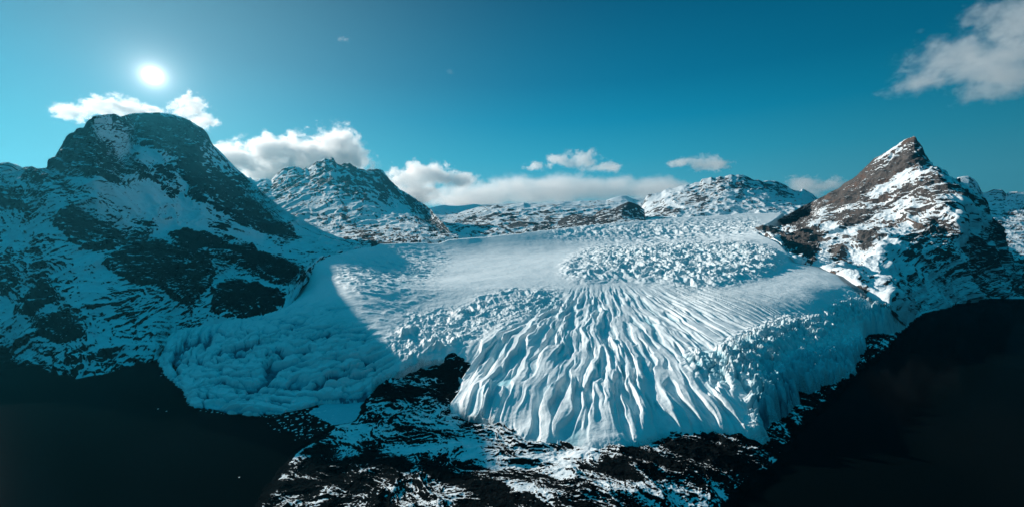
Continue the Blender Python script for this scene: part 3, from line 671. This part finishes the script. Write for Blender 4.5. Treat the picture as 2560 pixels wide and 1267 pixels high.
ctn = [(1000, 640, 4000), (1000, 700, 2900), (1050, 850, 1722), (1050, 780, 2090), (950, 850, 1680), (1120, 900, 1500), (1100, 620, 4600), (1200, 650, 3900), (1200, 610, 4700), (1200, 700, 2650), (1250, 750, 2220), (1400, 600, 4950), (1400, 650, 3550), (1440, 700, 2700),
       (1400, 760, 2170), (1400, 850, 1680), (1400, 950, 1365), (1400, 1050, 1176), (1250, 850, 1650), (1200, 950, 1330), (1180, 1000, 1230), (1600, 640, 3700), (1600, 690, 2850), (1600, 780, 2070), (1600, 900, 1510), (1600, 1000, 1260),
       (1800, 600, 4700), (1800, 640, 3600), (1800, 690, 2800), (1750, 760, 2160), (1750, 900, 1500), (1800, 1000, 1250), (1900, 640, 3400), (1900, 740, 2300), (1900, 850, 1710), (1880, 950, 1390), (1900, 1030, 1190),
       (2000, 700, 2700), (2060, 750, 2260), (2000, 800, 2080), (2020, 870, 1790), (2050, 910, 1690), (2100, 830, 2030), (2150, 780, 2400), (2215, 785, 2560), (1700, 570, 5900), (1550, 580, 5500), (1850, 560, 6500), (1300, 600, 4800)]
gp = [(a / b, math.log(b) * 1.2, c) for a, b, c in oW] + [(a / b, math.log(b) * 1.2, c) for a, b, c in [WP(x, y, old=Yv) for x, y, Yv in ctl] + [WP(x, y, Y=float(Yv)) for x, y, Yv in ctn]]
gf = rbf(gp, 0.004)
ux = np.arange(380, 2290, 1.75); U = (ux - CX) / F
kn = np.array([(1160, 970), (1100, 1080), (1050, 1160), (950, 1340), (850, 1640), (750, 2150), (700, 2600), (650, 3300), (600, 4600), (580, 5400), (565, 6300), (540, 8300), (525, 9600)], float)[::-1]
pys = np.concatenate([np.linspace(1160, 700, 600), np.linspace(699, 600, 190), np.linspace(599.4, 526, 170)])
Yr = np.exp(np.interp(pys, kn[:, 0], np.log(kn[:, 1])))
Yg = np.repeat(Yr[:, None], len(U), 1); Xg = U[None] * Yg
zb = gf(U[None] + 0 * Yg, np.log(Yg) * 1.2)
sd = sdf([(a, b) for a, b, c in oW], Xg, Yg)
q0, q1 = proj(Xg, Yg, zb)
sd = sd + fbm(Xg / 46, Yg / 46, None, 5, 111, gain=.6) * np.where(q1 > 800, 22, 8)

def zone(base, polys):
    m = Mask(base)
    for k, pts, v, bl in polys: m.poly(V(k, pts), v, bl)
    return m.at(q0, q1)
z_fan = zone(0, [(0, [(1280, 810), (1350, 760), (1430, 735), (1560, 728), (1640, 728), (1760, 745), (1880, 900), (1990, 960), (1990, 1100), (1400, 1140), (1090, 1040), (1140, 900)], 1.0, 9),
                 (5, [(1150, 100), (1600, 250), (1250, 400), (1000, 330)], 0.25, 20)])
z_blk = zone(0, [(5, [(1290, 500), (1250, 430), (1550, 320), (1600, 270), (1900, 240), (2060, 130), (2330, 110), (2460, 230), (2250, 300), (2180, 250), (1900, 300), (2150, 360), (1950, 400), (1700, 450), (1600, 620), (1350, 640), (1080, 520), (1060, 470)], 1.0, 12)])
z_rgh = zone(0, [(5, [(1450, 560), (1750, 450), (2150, 370), (2440, 260), (2330, 420), (2130, 560), (1800, 760), (1750, 800), (1500, 960), (1450, 800)], 1.0, 14)]) * (1 - z_blk)
z_ser = zone(0, [(6, [(930, 760), (1000, 690), (1130, 630), (1300, 625), (1600, 605), (2000, 600), (2150, 640), (2230, 690), (2160, 770), (1900, 830), (1700, 850), (1500, 820), (1250, 800), (1050, 810)], 1.0, 5),
                 (6, [(930, 760), (1000, 690), (1130, 640), (1130, 800), (1050, 810)], 0.45, 14)])
z_far = zone(0, [(6, [(800, 540), (1100, 505), (1400, 490), (1700, 478), (2080, 470), (2120, 530), (1900, 550), (1600, 575), (1300, 575), (1000, 560)], 1.0, 8)])
z_jag = zone(0, [(3, [(500, 1040), (610, 880), (700, 800), (860, 770), (1180, 735), (1300, 660), (1500, 620), (1860, 590), (1930, 680), (1900, 760), (1550, 800), (1350, 900), (1200, 960), (1080, 1020), (850, 1140), (640, 1190)], 1.0, 12)])
z_hum = zone(0, [(3, [(100, 390), (500, 280), (900, 260), (1080, 300), (1000, 400), (900, 520), (650, 620), (300, 640), (60, 460)], 1.0, 16), (3, [(200, 640), (800, 540), (1100, 600), (700, 750), (450, 900), (300, 780)], 0.35, 16)])
z_ton = zone(0, [(0, [(395, 900), (450, 820), (600, 800), (740, 760), (860, 760), (960, 880), (990, 920), (930, 1000), (620, 1040), (480, 1010)], 1.0, 16)])
slope_amp = np.zeros_like(zb); icev = np.zeros_like(zb); hgt = np.zeros_like(zb); dirt = np.zeros_like(zb)
# radiating flutes of the icefall
ax, ay = 700.0, 3500.0
th = np.arctan2(Xg - ax, ay - Yg); rr_ = np.hypot(Xg - ax, ay - Yg)
w1 = fbm(Xg / 190, Yg / 300, None, 3, 120) * 0.022 + fbm(Xg / 60, Yg / 90, None, 2, 124) * 0.007
tw = (th + w1) * 180 / math.pi
fl = 1 - np.abs(perlin(tw / 1.05, rr_ / 260, None, 121)) * 2.4
fl2 = 1 - np.abs(perlin(tw / 0.42 + 7, rr_ / 130, None, 122)) * 2.2
fl3 = fbm(tw / 0.28, rr_ / 70, None, 4, 123)
pit = perlin(tw / 0.85 + 3, rr_ / 210, None, 126) + .5 * perlin(tw / 0.4, rr_ / 100, None, 127)
pit = sstep(.02, .26, pit)
brk = sstep(-0.25, 0.2, perlin(tw / 2.4, rr_ / 160, None, 128))
rel = 0.5 + 0.5 * sstep(1100, 2000, rr_)
fan = (np.clip(fl, -.6, 1) * 10 + np.clip(fl2, -.4, 1) * 5 * (0.3 + .7 * brk) + fl3 * 4.0 - pit * 19 + 8) * rel * (.4 + .6 * sstep(-.25, .15, perlin(tw / 2.6 + 9, rr_ / 330, None, 129)))
low = sstep(1110, 980, q1) * 0.7 + 0.3
hgt += z_fan * (fan * low - 8)
icev += z_fan * np.clip(sstep(0.5, -.3, fl + .3 * fl2) * 0.4 + pit * .45, 0, 1)
# blocky step
def seracs(L, seed, amp, stretch=1.0, rot=0.0, tilt=0.5, wob=.35):
    c, s = math.cos(rot), math.sin(rot)
    a = (Xg * c + Yg * s) / L; b = (-Xg * s + Yg * c) / (L * stretch)
    a = a + fbm(Xg / L, Yg / L, None, 2, seed + 1) * wob; b = b + fbm(Xg / L, Yg / L, None, 2, seed + 2) * wob
    f1, f2, r, dx, dy = voronoi(a, b, seed)
    top = sstep(0.0, 0.22, f2 - f1)
    return ((0.35 + 0.65 * r) * top + (dx * (r - .5) + dy * (0.5 - r * .7)) * tilt * top) * amp, 1 - top
zser1, cr1 = seracs(44, 201, 26, 0.7, 0.25, .6, .6)
zser2, cr2 = seracs(13, 203, 8)
big = sstep(-.1, .4, fbm(Xg / 160, Yg / 160, None, 2, 205))
z_blk = np.maximum(z_blk, .85 * z_rgh)
hgt += z_blk * (zser1 * 1.9 + zser2 * 1.6 - 30); icev += z_blk * (0.45 + 0.45 * cr1)
# terraces across the blocky step
stp = (Yg + Xg * .25) / 74 + fbm(Xg / 140, Yg / 140, None, 3, 211) * 1.0
fr = stp - np.floor(stp); hgt += z_blk * (sstep(0, .85, fr) - sstep(.85, 1, fr)) * 26
# serac field on the plateau and the far one
def fins(L, seed, amp, rot, st=2.2):
    c, s_ = math.cos(rot), math.sin(rot); w = fbm(Xg / (L * 2.2), Yg / (L * 2.2), None, 3, seed + 9) * 1.1
    a = (Xg * c + Yg * s_) / L + w; b = (-Xg * s_ + Yg * c) / (L * st) + w
    r1 = 1 - np.abs(perlin(a, b, None, seed)) * 2.2; r2 = 1 - np.abs(perlin(b * st * .8, a * .45, None, seed + 1)) * 2.2
    r3 = 1 - np.abs(perlin(a * 2.3, b * 2.6, None, seed + 2)) * 2.2
    h = np.clip(r1, -.5, 1) * .55 + np.clip(r2, -.5, 1) * .35 + np.clip(r3, -.5, 1) * .28
    return h * amp, sstep(.35, -.25, h)
zs, cs = seracs(46, 221, 15, 1.25, -0.4, 0.9, .8); zf1, cf1 = fins(62, 291, 46, 0.5, 1.7); zs = zs * .6 + zf1; cs = np.maximum(cs * .5, cf1); zs2, cs2 = seracs(18, 223, 12, 1.2)
hgt += z_ser * (zs + zs2 * .35 - 23); icev += z_ser * (0.25 + 0.75 * cs); hgt += z_ser * 22
zs3, cs3 = seracs(70, 225, 20, 1.5, -0.2, 0.9, .8); zf3, cf3 = fins(90, 295, 52, .45, 1.7); zs3 = zs3 * .5 + zf3; cs3 = np.maximum(cs3 * .5, cf3)
hgt += z_far * (zs3 - 22); icev += z_far * (0.1 + 0.5 * cs3)
# jagged broken band above the rock knob
zj, cj = seracs(28, 231, 12, 0.8, 0.6, 1.3, .8); zfj, cfj = fins(42, 299, 36, .7, 1.6); zj = zj * .5 + zfj; cj = np.maximum(cj * .5, cfj); zj2, cj2 = seracs(11, 233, 10, 1.1, 0, 1.0)
hgt += z_jag * (zj * (0.5 + .8 * big) + zj2 * .5 - 16); icev += z_jag * (0.25 + 0.55 * cj)
# wind hummocks
hm = ridged(Xg / 95 + w1 * 8, Yg / 60 + Xg / 300, None, 4, 241, gain=.5)
hgt += z_hum * (hm - .4) * 19; icev += z_hum * sstep(.45, .15, hm) * .7
# transverse crevasses bending round the shaded tongue
tx, ty = WP(900, 700, old=2000)[:2]
rt = np.hypot((Xg - tx) * .85, (Yg - ty))
tt = np.arctan2(Xg - tx, ty - Yg)
cw = fbm(Xg / 150, Yg / 150, None, 4, 251) * 0.9
cv = 1 - np.abs(perlin(rt / 52 + cw, tt * 2.6 + cw * .7, None, 252)) * 2.4
cv2 = 1 - np.abs(perlin(rt / 24 + cw * 1.3, tt * 9 + cw, None, 253)) * 2.4
bul = np.abs(perlin(rt / 60 + cw * .8, tt * 4, None, 254)) * 2
cv3 = sstep(.84, 1.0, 1 - np.abs(perlin(rt / 26 + cw * 2, tt * 7 + cw, None, 258)) * 2.2) * sstep(-.1, .2, perlin(Xg / 70, Yg / 70, None, 259))
zt, ct = seracs(34, 257, 9, 1.6, .9, 0.9, .6)
lowt = sstep(790, 870, q1)
hgt += z_ton * ((-sstep(.66, 1.0, cv) * 40 - sstep(.72, 1.0, cv2) * 20 - cv3 * 22 + bul * 13 + zt * 0.6 - 4) * (.25 + .75 * lowt) + fbm(Xg / 14, Yg / 14, None, 4, 255) * 3.0)
icev += z_ton * (0.1 + 1.9 * sstep(.74, .98, cv) + 1.1 * sstep(.78, 1, cv2) + 1.9 * cv3 + .3 * ct) * (.45 + .55 * lowt)
cw2 = fbm(Xg / 90, Yg / 90, None, 4, 281) * 1.4
rgh = 1 - np.abs(perlin(Yg / 38 + Xg / 90 + cw2, Xg / 130 - Yg / 200 + cw2, None, 282)) * 2.2
rg2 = 1 - np.abs(perlin(Yg / 17 + Xg / 60 + cw2, Xg / 50 + cw2, None, 283)) * 2.2
hgt += z_rgh * (np.clip(rgh, -.3, 1) * 20 + np.clip(rg2, -.3, 1) * 8 - 10); icev += z_rgh * (.35 + .4 * sstep(.3, -.2, rgh))
# smooth snow everywhere else
flat = np.clip(1 - z_fan - z_blk - z_ser - z_far - z_jag - z_hum - z_ton, 0, 1)
hgt += fbm(Xg / 300, Yg / 260, None, 4, 261) * 12 * (0.4 + .6 * flat) + fbm(Xg / 40, Yg / 22, None, 4, 262) * 1.6
st2 = np.abs(perlin(tw / 0.9, rr_ / 600, None, 263))
hgt += zone(0, [(5, [(950, 40), (1300, 60), (2100, 200), (1500, 300), (1100, 420), (900, 250)], 1.0, 20)]) * (-sstep(.18, 0, st2)) * 9
dirt += zone(0, [(7, [(830, 955), (950, 960), (1180, 1090), (1190, 1150), (1000, 1110), (900, 1060)], 0.75, 8), (7, [(480, 880), (560, 900), (900, 960), (820, 980), (560, 960)], 0.30, 10),
                 (6, [(2030, 600), (2150, 610), (2250, 700), (2200, 710), (2060, 630)], 0.38, 6), (3, [(300, 700), (900, 560), (1250, 560), (1900, 540), (1000, 720), (500, 760)], 0.16, 14)])
dirt += np.clip(fbm(Xg / 90, Yg / 30, None, 4, 271) - .28, 0, 1) * .8 * (q1 > 660) * (1 - z_hum)
landrim = (q0 > 930) & (q1 > 860)
dirt += landrim * sstep(26, 2, sd) * .5 + (q0 > 1960) * (q1 > 640) * (q1 < 770) * sstep(90, 5, sd) * .55
inside = sstep(-8, 14, sd)
zg = zb + hgt * inside - np.where(landrim, 16 * np.exp(-np.maximum(sd, 0) / 24), 0) - 10 * np.exp(-np.maximum(sd, 0) / 30) * sstep(1950, 2050, q0) * sstep(760, 800, q1)
zg = np.where(sd < 14, zg - (14 - sd) * (0.35 + 0 * sd) - np.clip(-sd, 0, 80) * 6.0, zg)
zg = np.maximum(zg, -40)
gl = grid_mesh('glacier', Xg, Yg, zg, M_ICE, {'ice': icev, 'dirt': dirt}, keep=(sd > -70))
tag(gl, 'crevassed glacier spilling from the snow plain to the water', kind='structure')

# ------------------------------------------------------------------ floating ice
random.seed(5)
def floe_mesh(seed, kind):
    rnd = random.Random(seed); bm = bmesh.new(); n = rnd.randint(8, 12)
    rad = [rnd.uniform(.72, 1.1) for _ in range(n)]
    def ring(s, z, j=0): return [bm.verts.new((math.cos(2 * math.pi * i / n) * rad[i] * s, math.sin(2 * math.pi * i / n) * rad[i] * s * .8, z + rnd.uniform(-j, j))) for i in range(n)]
    r0 = ring(.9, -.25); r1 = ring(1.0, .02); r2 = ring(.93, .16, .03); r3 = ring(.5, .22, .05); top = bm.verts.new((0, 0, .25)); bot = bm.verts.new((0, 0, -.3))
    for a, b in ((r0, r1), (r1, r2), (r2, r3)):
        for i in range(n): bm.faces.new((a[i], a[(i + 1) % n], b[(i + 1) % n], b[i]))
    for i in range(n): bm.faces.new((r3[i], r3[(i + 1) % n], top)); bm.faces.new((r0[(i + 1) % n], r0[i], bot))
    me = bpy.data.meshes.new('ice_floe'); bm.to_mesh(me); bm.free(); me.materials.append(M_ICE); return me
floes = [floe_mesh(i, 0) for i in range(7)]
spots = []
def scatter(n, poly, smin, smax, dens=None):
    xs = [p[0] for p in poly]; ys = [p[1] for p in poly]; k = 0; tries = 0
    while k < n and tries < 20000:
        tries += 1
        x = random.uniform(min(xs), max(xs)); y = random.uniform(min(ys), max(ys))
        if float(sdf(poly, np.array(x), np.array(y))) < 0: continue
        s = smin + (smax - smin) * random.random() ** 2
        if any(abs(x - a) < (s + c) * .5 and abs(y - b) < (s + c) * .3 for a, b, c in spots): continue
        spots.append((x, y, s)); k += 1
scatter(95, [(690, 1040), (800, 1010), (870, 1030), (850, 1058), (790, 1085), (740, 1090), (700, 1060)], 2.0, 7.0)
scatter(34, [(640, 1036), (700, 1032), (790, 1080), (770, 1120), (740, 1105), (690, 1075)], 1.6, 6.0)
scatter(26, [(452, 945), (470, 1000), (490, 1020), (560, 1022), (640, 1036), (620, 1042), (540, 1032), (480, 1022), (455, 990)], 1.5, 5.0)
scatter(10, [(392, 915), (430, 935), (450, 950), (440, 955), (410, 940)], 1.5, 4.0)
for x, y in [(395, 1021), (416, 1027), (403, 938), (598, 1192)]: spots.append((x, y, 3.0))
for i, (x, y, s) in enumerate(spots):
    a, b, c = WP(x, y, 0.0)
    o = bpy.data.objects.new('ice_floe', floes[i % 7]); scene.collection.objects.link(o)
    r = s / F * b * .8; o.location = (a, b, 0.05); o.scale = (r, r, r * .6); o.rotation_euler = (0, 0, random.uniform(0, 6.28))
    tag(o, 'small flat snow-white ice floe drifting on the black water off the shaded ice tongue', 'ice floe', 'ice floes adrift off the shaded ice tongue')
# matted brash ice in the cove
sx = [WP(x, y, 0.0)[:2] for x, y in [(768, 1030), (800, 1012), (850, 1000), (925, 988), (925, 1010), (905, 1040), (880, 1056), (835, 1062), (800, 1046)]]
gx, gy = np.meshgrid(np.linspace(-760, -380, 220), np.linspace(1180, 1580, 240))
gx = gx.astype(float); gy = gy.astype(float)
s_ = sdf(sx, gx, gy) + fbm(gx / 16, gy / 16, None, 4, 301) * 16
f1, f2, r, _, _ = voronoi(gx / 6, gy / 6, 303)
zz = sstep(0, .2, f2 - f1) * (.4 + r * .9) + np.minimum(s_ * .12, .3) - .35
sl_ = grid_mesh('floating_brash_ice', gx, gy, np.where(s_ > 0, zz, -3), M_ICE, {'ice': 0.75 + 0 * gx, 'dirt': 0.22 + 0 * gx})
tag(sl_, 'matted brash ice packed in the cove below the rock knob', 'brash ice', kind='stuff')

# ------------------------------------------------------------------ clouds
def cloud(lobes, Yc, depth, dens, label, noise_px=42, seed=1, aniso=0.45, thr=0.14, rough=0.72, na=4.0, edge=.35):
    """lobes: (px, py, rx, rz) as seen from the drone; real size follows from distance"""
    k = Yc / F
    L = [((x - CX) * k, (i * 0.37 % 1 - .5) * depth * k * .4, H + (YH - y) * k, a * k, depth * k * (0.7 + .3 * ((i * 7) % 3) / 2), b * k) for i, (x, y, a, b) in enumerate(lobes)]
    ox = sum(l[0] for l in L) / len(L); oz = sum(l[2] for l in L) / len(L)
    bm = bmesh.new()
    for (x, y, z, a, b, c) in L:
        ret = bmesh.ops.create_icosphere(bm, subdivisions=3, radius=1.4)
        for v in ret['verts']: v.co = ((v.co.x * a + x - ox), v.co.y * b + y, v.co.z * c + z - oz)
    me = bpy.data.meshes.new('cloud'); bm.to_mesh(me); bm.free()
    o = bpy.data.objects.new('cloud', me); scene.collection.objects.link(o); o.location = (ox, Yc, oz)
    rmd = o.modifiers.new('union', 'REMESH'); rmd.mode = 'VOXEL'; rmd.voxel_size = max(4 * k, min(l[5] for l in L) * .3)
    m = bpy.data.materials.new('cloud_vapour'); m.use_nodes = True; t = NT(m.node_tree)
    out = t.n('ShaderNodeOutputMaterial'); vol = t.n('ShaderNodeVolumePrincipled'); t.t.links.new(vol.outputs[0], out.inputs['Volume'])
    p = t.n('ShaderNodeTexCoord').outputs['Object']
    sh = None
    for (x, y, z, a, b, c) in L:
        q = t.vmath('DIVIDE', t.vmath('SUBTRACT', p, (x - ox, y, z - oz)), (a, b, c))
        d = t.math('SUBTRACT', 1.0, t.vmath('LENGTH', q, out=1))
        sh = d if sh is None else t.math('SMOOTH_MAX', sh, d, 0.12)
    n = t.noise(t.vmath('MULTIPLY', p, (1.5 / (noise_px * k), 1.5 / (noise_px * k), 1.9 / (noise_px * k))), 1.0, 8, rough, w=float(seed) * 3.7, dist=0.3)
    v = t.math('ADD', sh, t.math('MULTIPLY', t.math('SUBTRACT', n, 0.52), na))
    dn = t.math('MULTIPLY', t.smooth(v, thr, thr + edge), dens / k)
    t.put(vol.inputs['Density'], dn); vol.inputs['Color'].default_value = (0.99, 0.995, 1.0, 1); vol.inputs['Anisotropy'].default_value = aniso
    me.materials.append(m)
    try: m.cycles.volume_step_rate = 1.0
    except Exception: pass
    return tag(o, label, 'cloud')
cloud([(190, 284, 48, 26), (270, 268, 62, 36), (340, 276, 50, 26), (380, 285, 30, 20)], 18500, 50, 0.045, 'bright ragged cloud just above the dome summit, below the sun', 40, 1, thr=.14)
cloud([(478, 272, 50, 38), (505, 300, 42, 26)], 18500, 40, 0.05, 'small bright cloud on the right shoulder of the dome summit', 36, 2)
cloud([(600, 400, 80, 34), (680, 388, 80, 46), (760, 385, 90, 48), (850, 372, 62, 52), (870, 395, 62, 40), (720, 430, 170, 34)], 18500, 100, 0.05, 'large cloud with grey belly between the dome and the jagged mountain', 60, 3, thr=.06)
cloud([(1030, 450, 70, 34), (1085, 440, 50, 30), (1045, 425, 34, 20), (1150, 450, 52, 20), (1020, 485, 90, 34)], 19500, 80, 0.045, 'puffy cloud touching the right flank of the jagged mountain', 45, 4, thr=.06)
cloud([(1200, 490, 150, 40), (1330, 480, 120, 44), (1400, 475, 110, 42), (1520, 475, 130, 36), (1640, 478, 120, 36), (1160, 500, 120, 26)], 22000, 130, 0.02, 'long low cloud bank behind the far snow range', 90, 5, thr=-.02, na=2.6, edge=.6)
cloud([(1450, 405, 55, 30), (1400, 400, 40, 16), (1520, 418, 48, 14), (1350, 418, 44, 12)], 19500, 50, 0.035, 'wispy white cloud floating alone above the long cloud bank', 40, 6)
cloud([(1750, 410, 62, 24), (1790, 412, 44, 18), (1700, 408, 36, 12)], 19500, 45, 0.035, 'flat-based small cloud above the left slope of the snowy massif', 36, 7)
cloud([(2010, 470, 80, 34), (2070, 465, 40, 22)], 19500, 60, 0.03, 'soft cloud between the snowy massif and the sharp peak', 50, 8, edge=.5)
cloud([(2360, 150, 110, 62), (2450, 165, 110, 60), (2330, 200, 70, 34), (2520, 60, 130, 75), (2600, 110, 140, 100), (2530, 190, 80, 56)], 12500, 110, 0.015, 'big loose grey-white cloud in the upper corner of the sky', 90, 9, thr=.1, na=4.0, edge=.6)
cloud([(860, 100, 18, 9)], 14000, 12, 0.009, 'tiny faint wisp high above the jagged mountain', 14, 10, na=4.5, thr=.2)
cloud([(1125, 180, 14, 8)], 14000, 10, 0.007, 'tiny faint wisp in the blue near the middle of the sky', 12, 11, na=4.5, thr=.2)

# ------------------------------------------------------------------ haze
def haze():
    me = bpy.data.meshes.new('haze')
    x0, x1, y0, y1, z0, z1 = -14000, 24000, -3000, 17000, -700, 2600
    v = [(x, y, z) for x in (x0, x1) for y in (y0, y1) for z in (z0, z1)]
    me.from_pydata(v, [], [(0, 1, 3, 2), (4, 6, 7, 5), (0, 4, 5, 1), (2, 3, 7, 6), (0, 2, 6, 4), (1, 5, 7, 3)])
    m = bpy.data.materials.new('haze_air'); m.use_nodes = True; t = NT(m.node_tree)
    out = t.n('ShaderNodeOutputMaterial'); vol = t.n('ShaderNodeVolumePrincipled'); t.t.links.new(vol.outputs[0], out.inputs['Volume'])
    vol.inputs['Density'].default_value = 0.8e-5; vol.inputs['Color'].default_value = (0.06, 0.55, 0.8, 1); vol.inputs['Anisotropy'].default_value = 0.6
    me.materials.append(m); o = bpy.data.objects.new('haze', me); scene.collection.objects.link(o)
    tag(o, 'thin bluish winter haze filling the valley', kind='stuff')
haze()
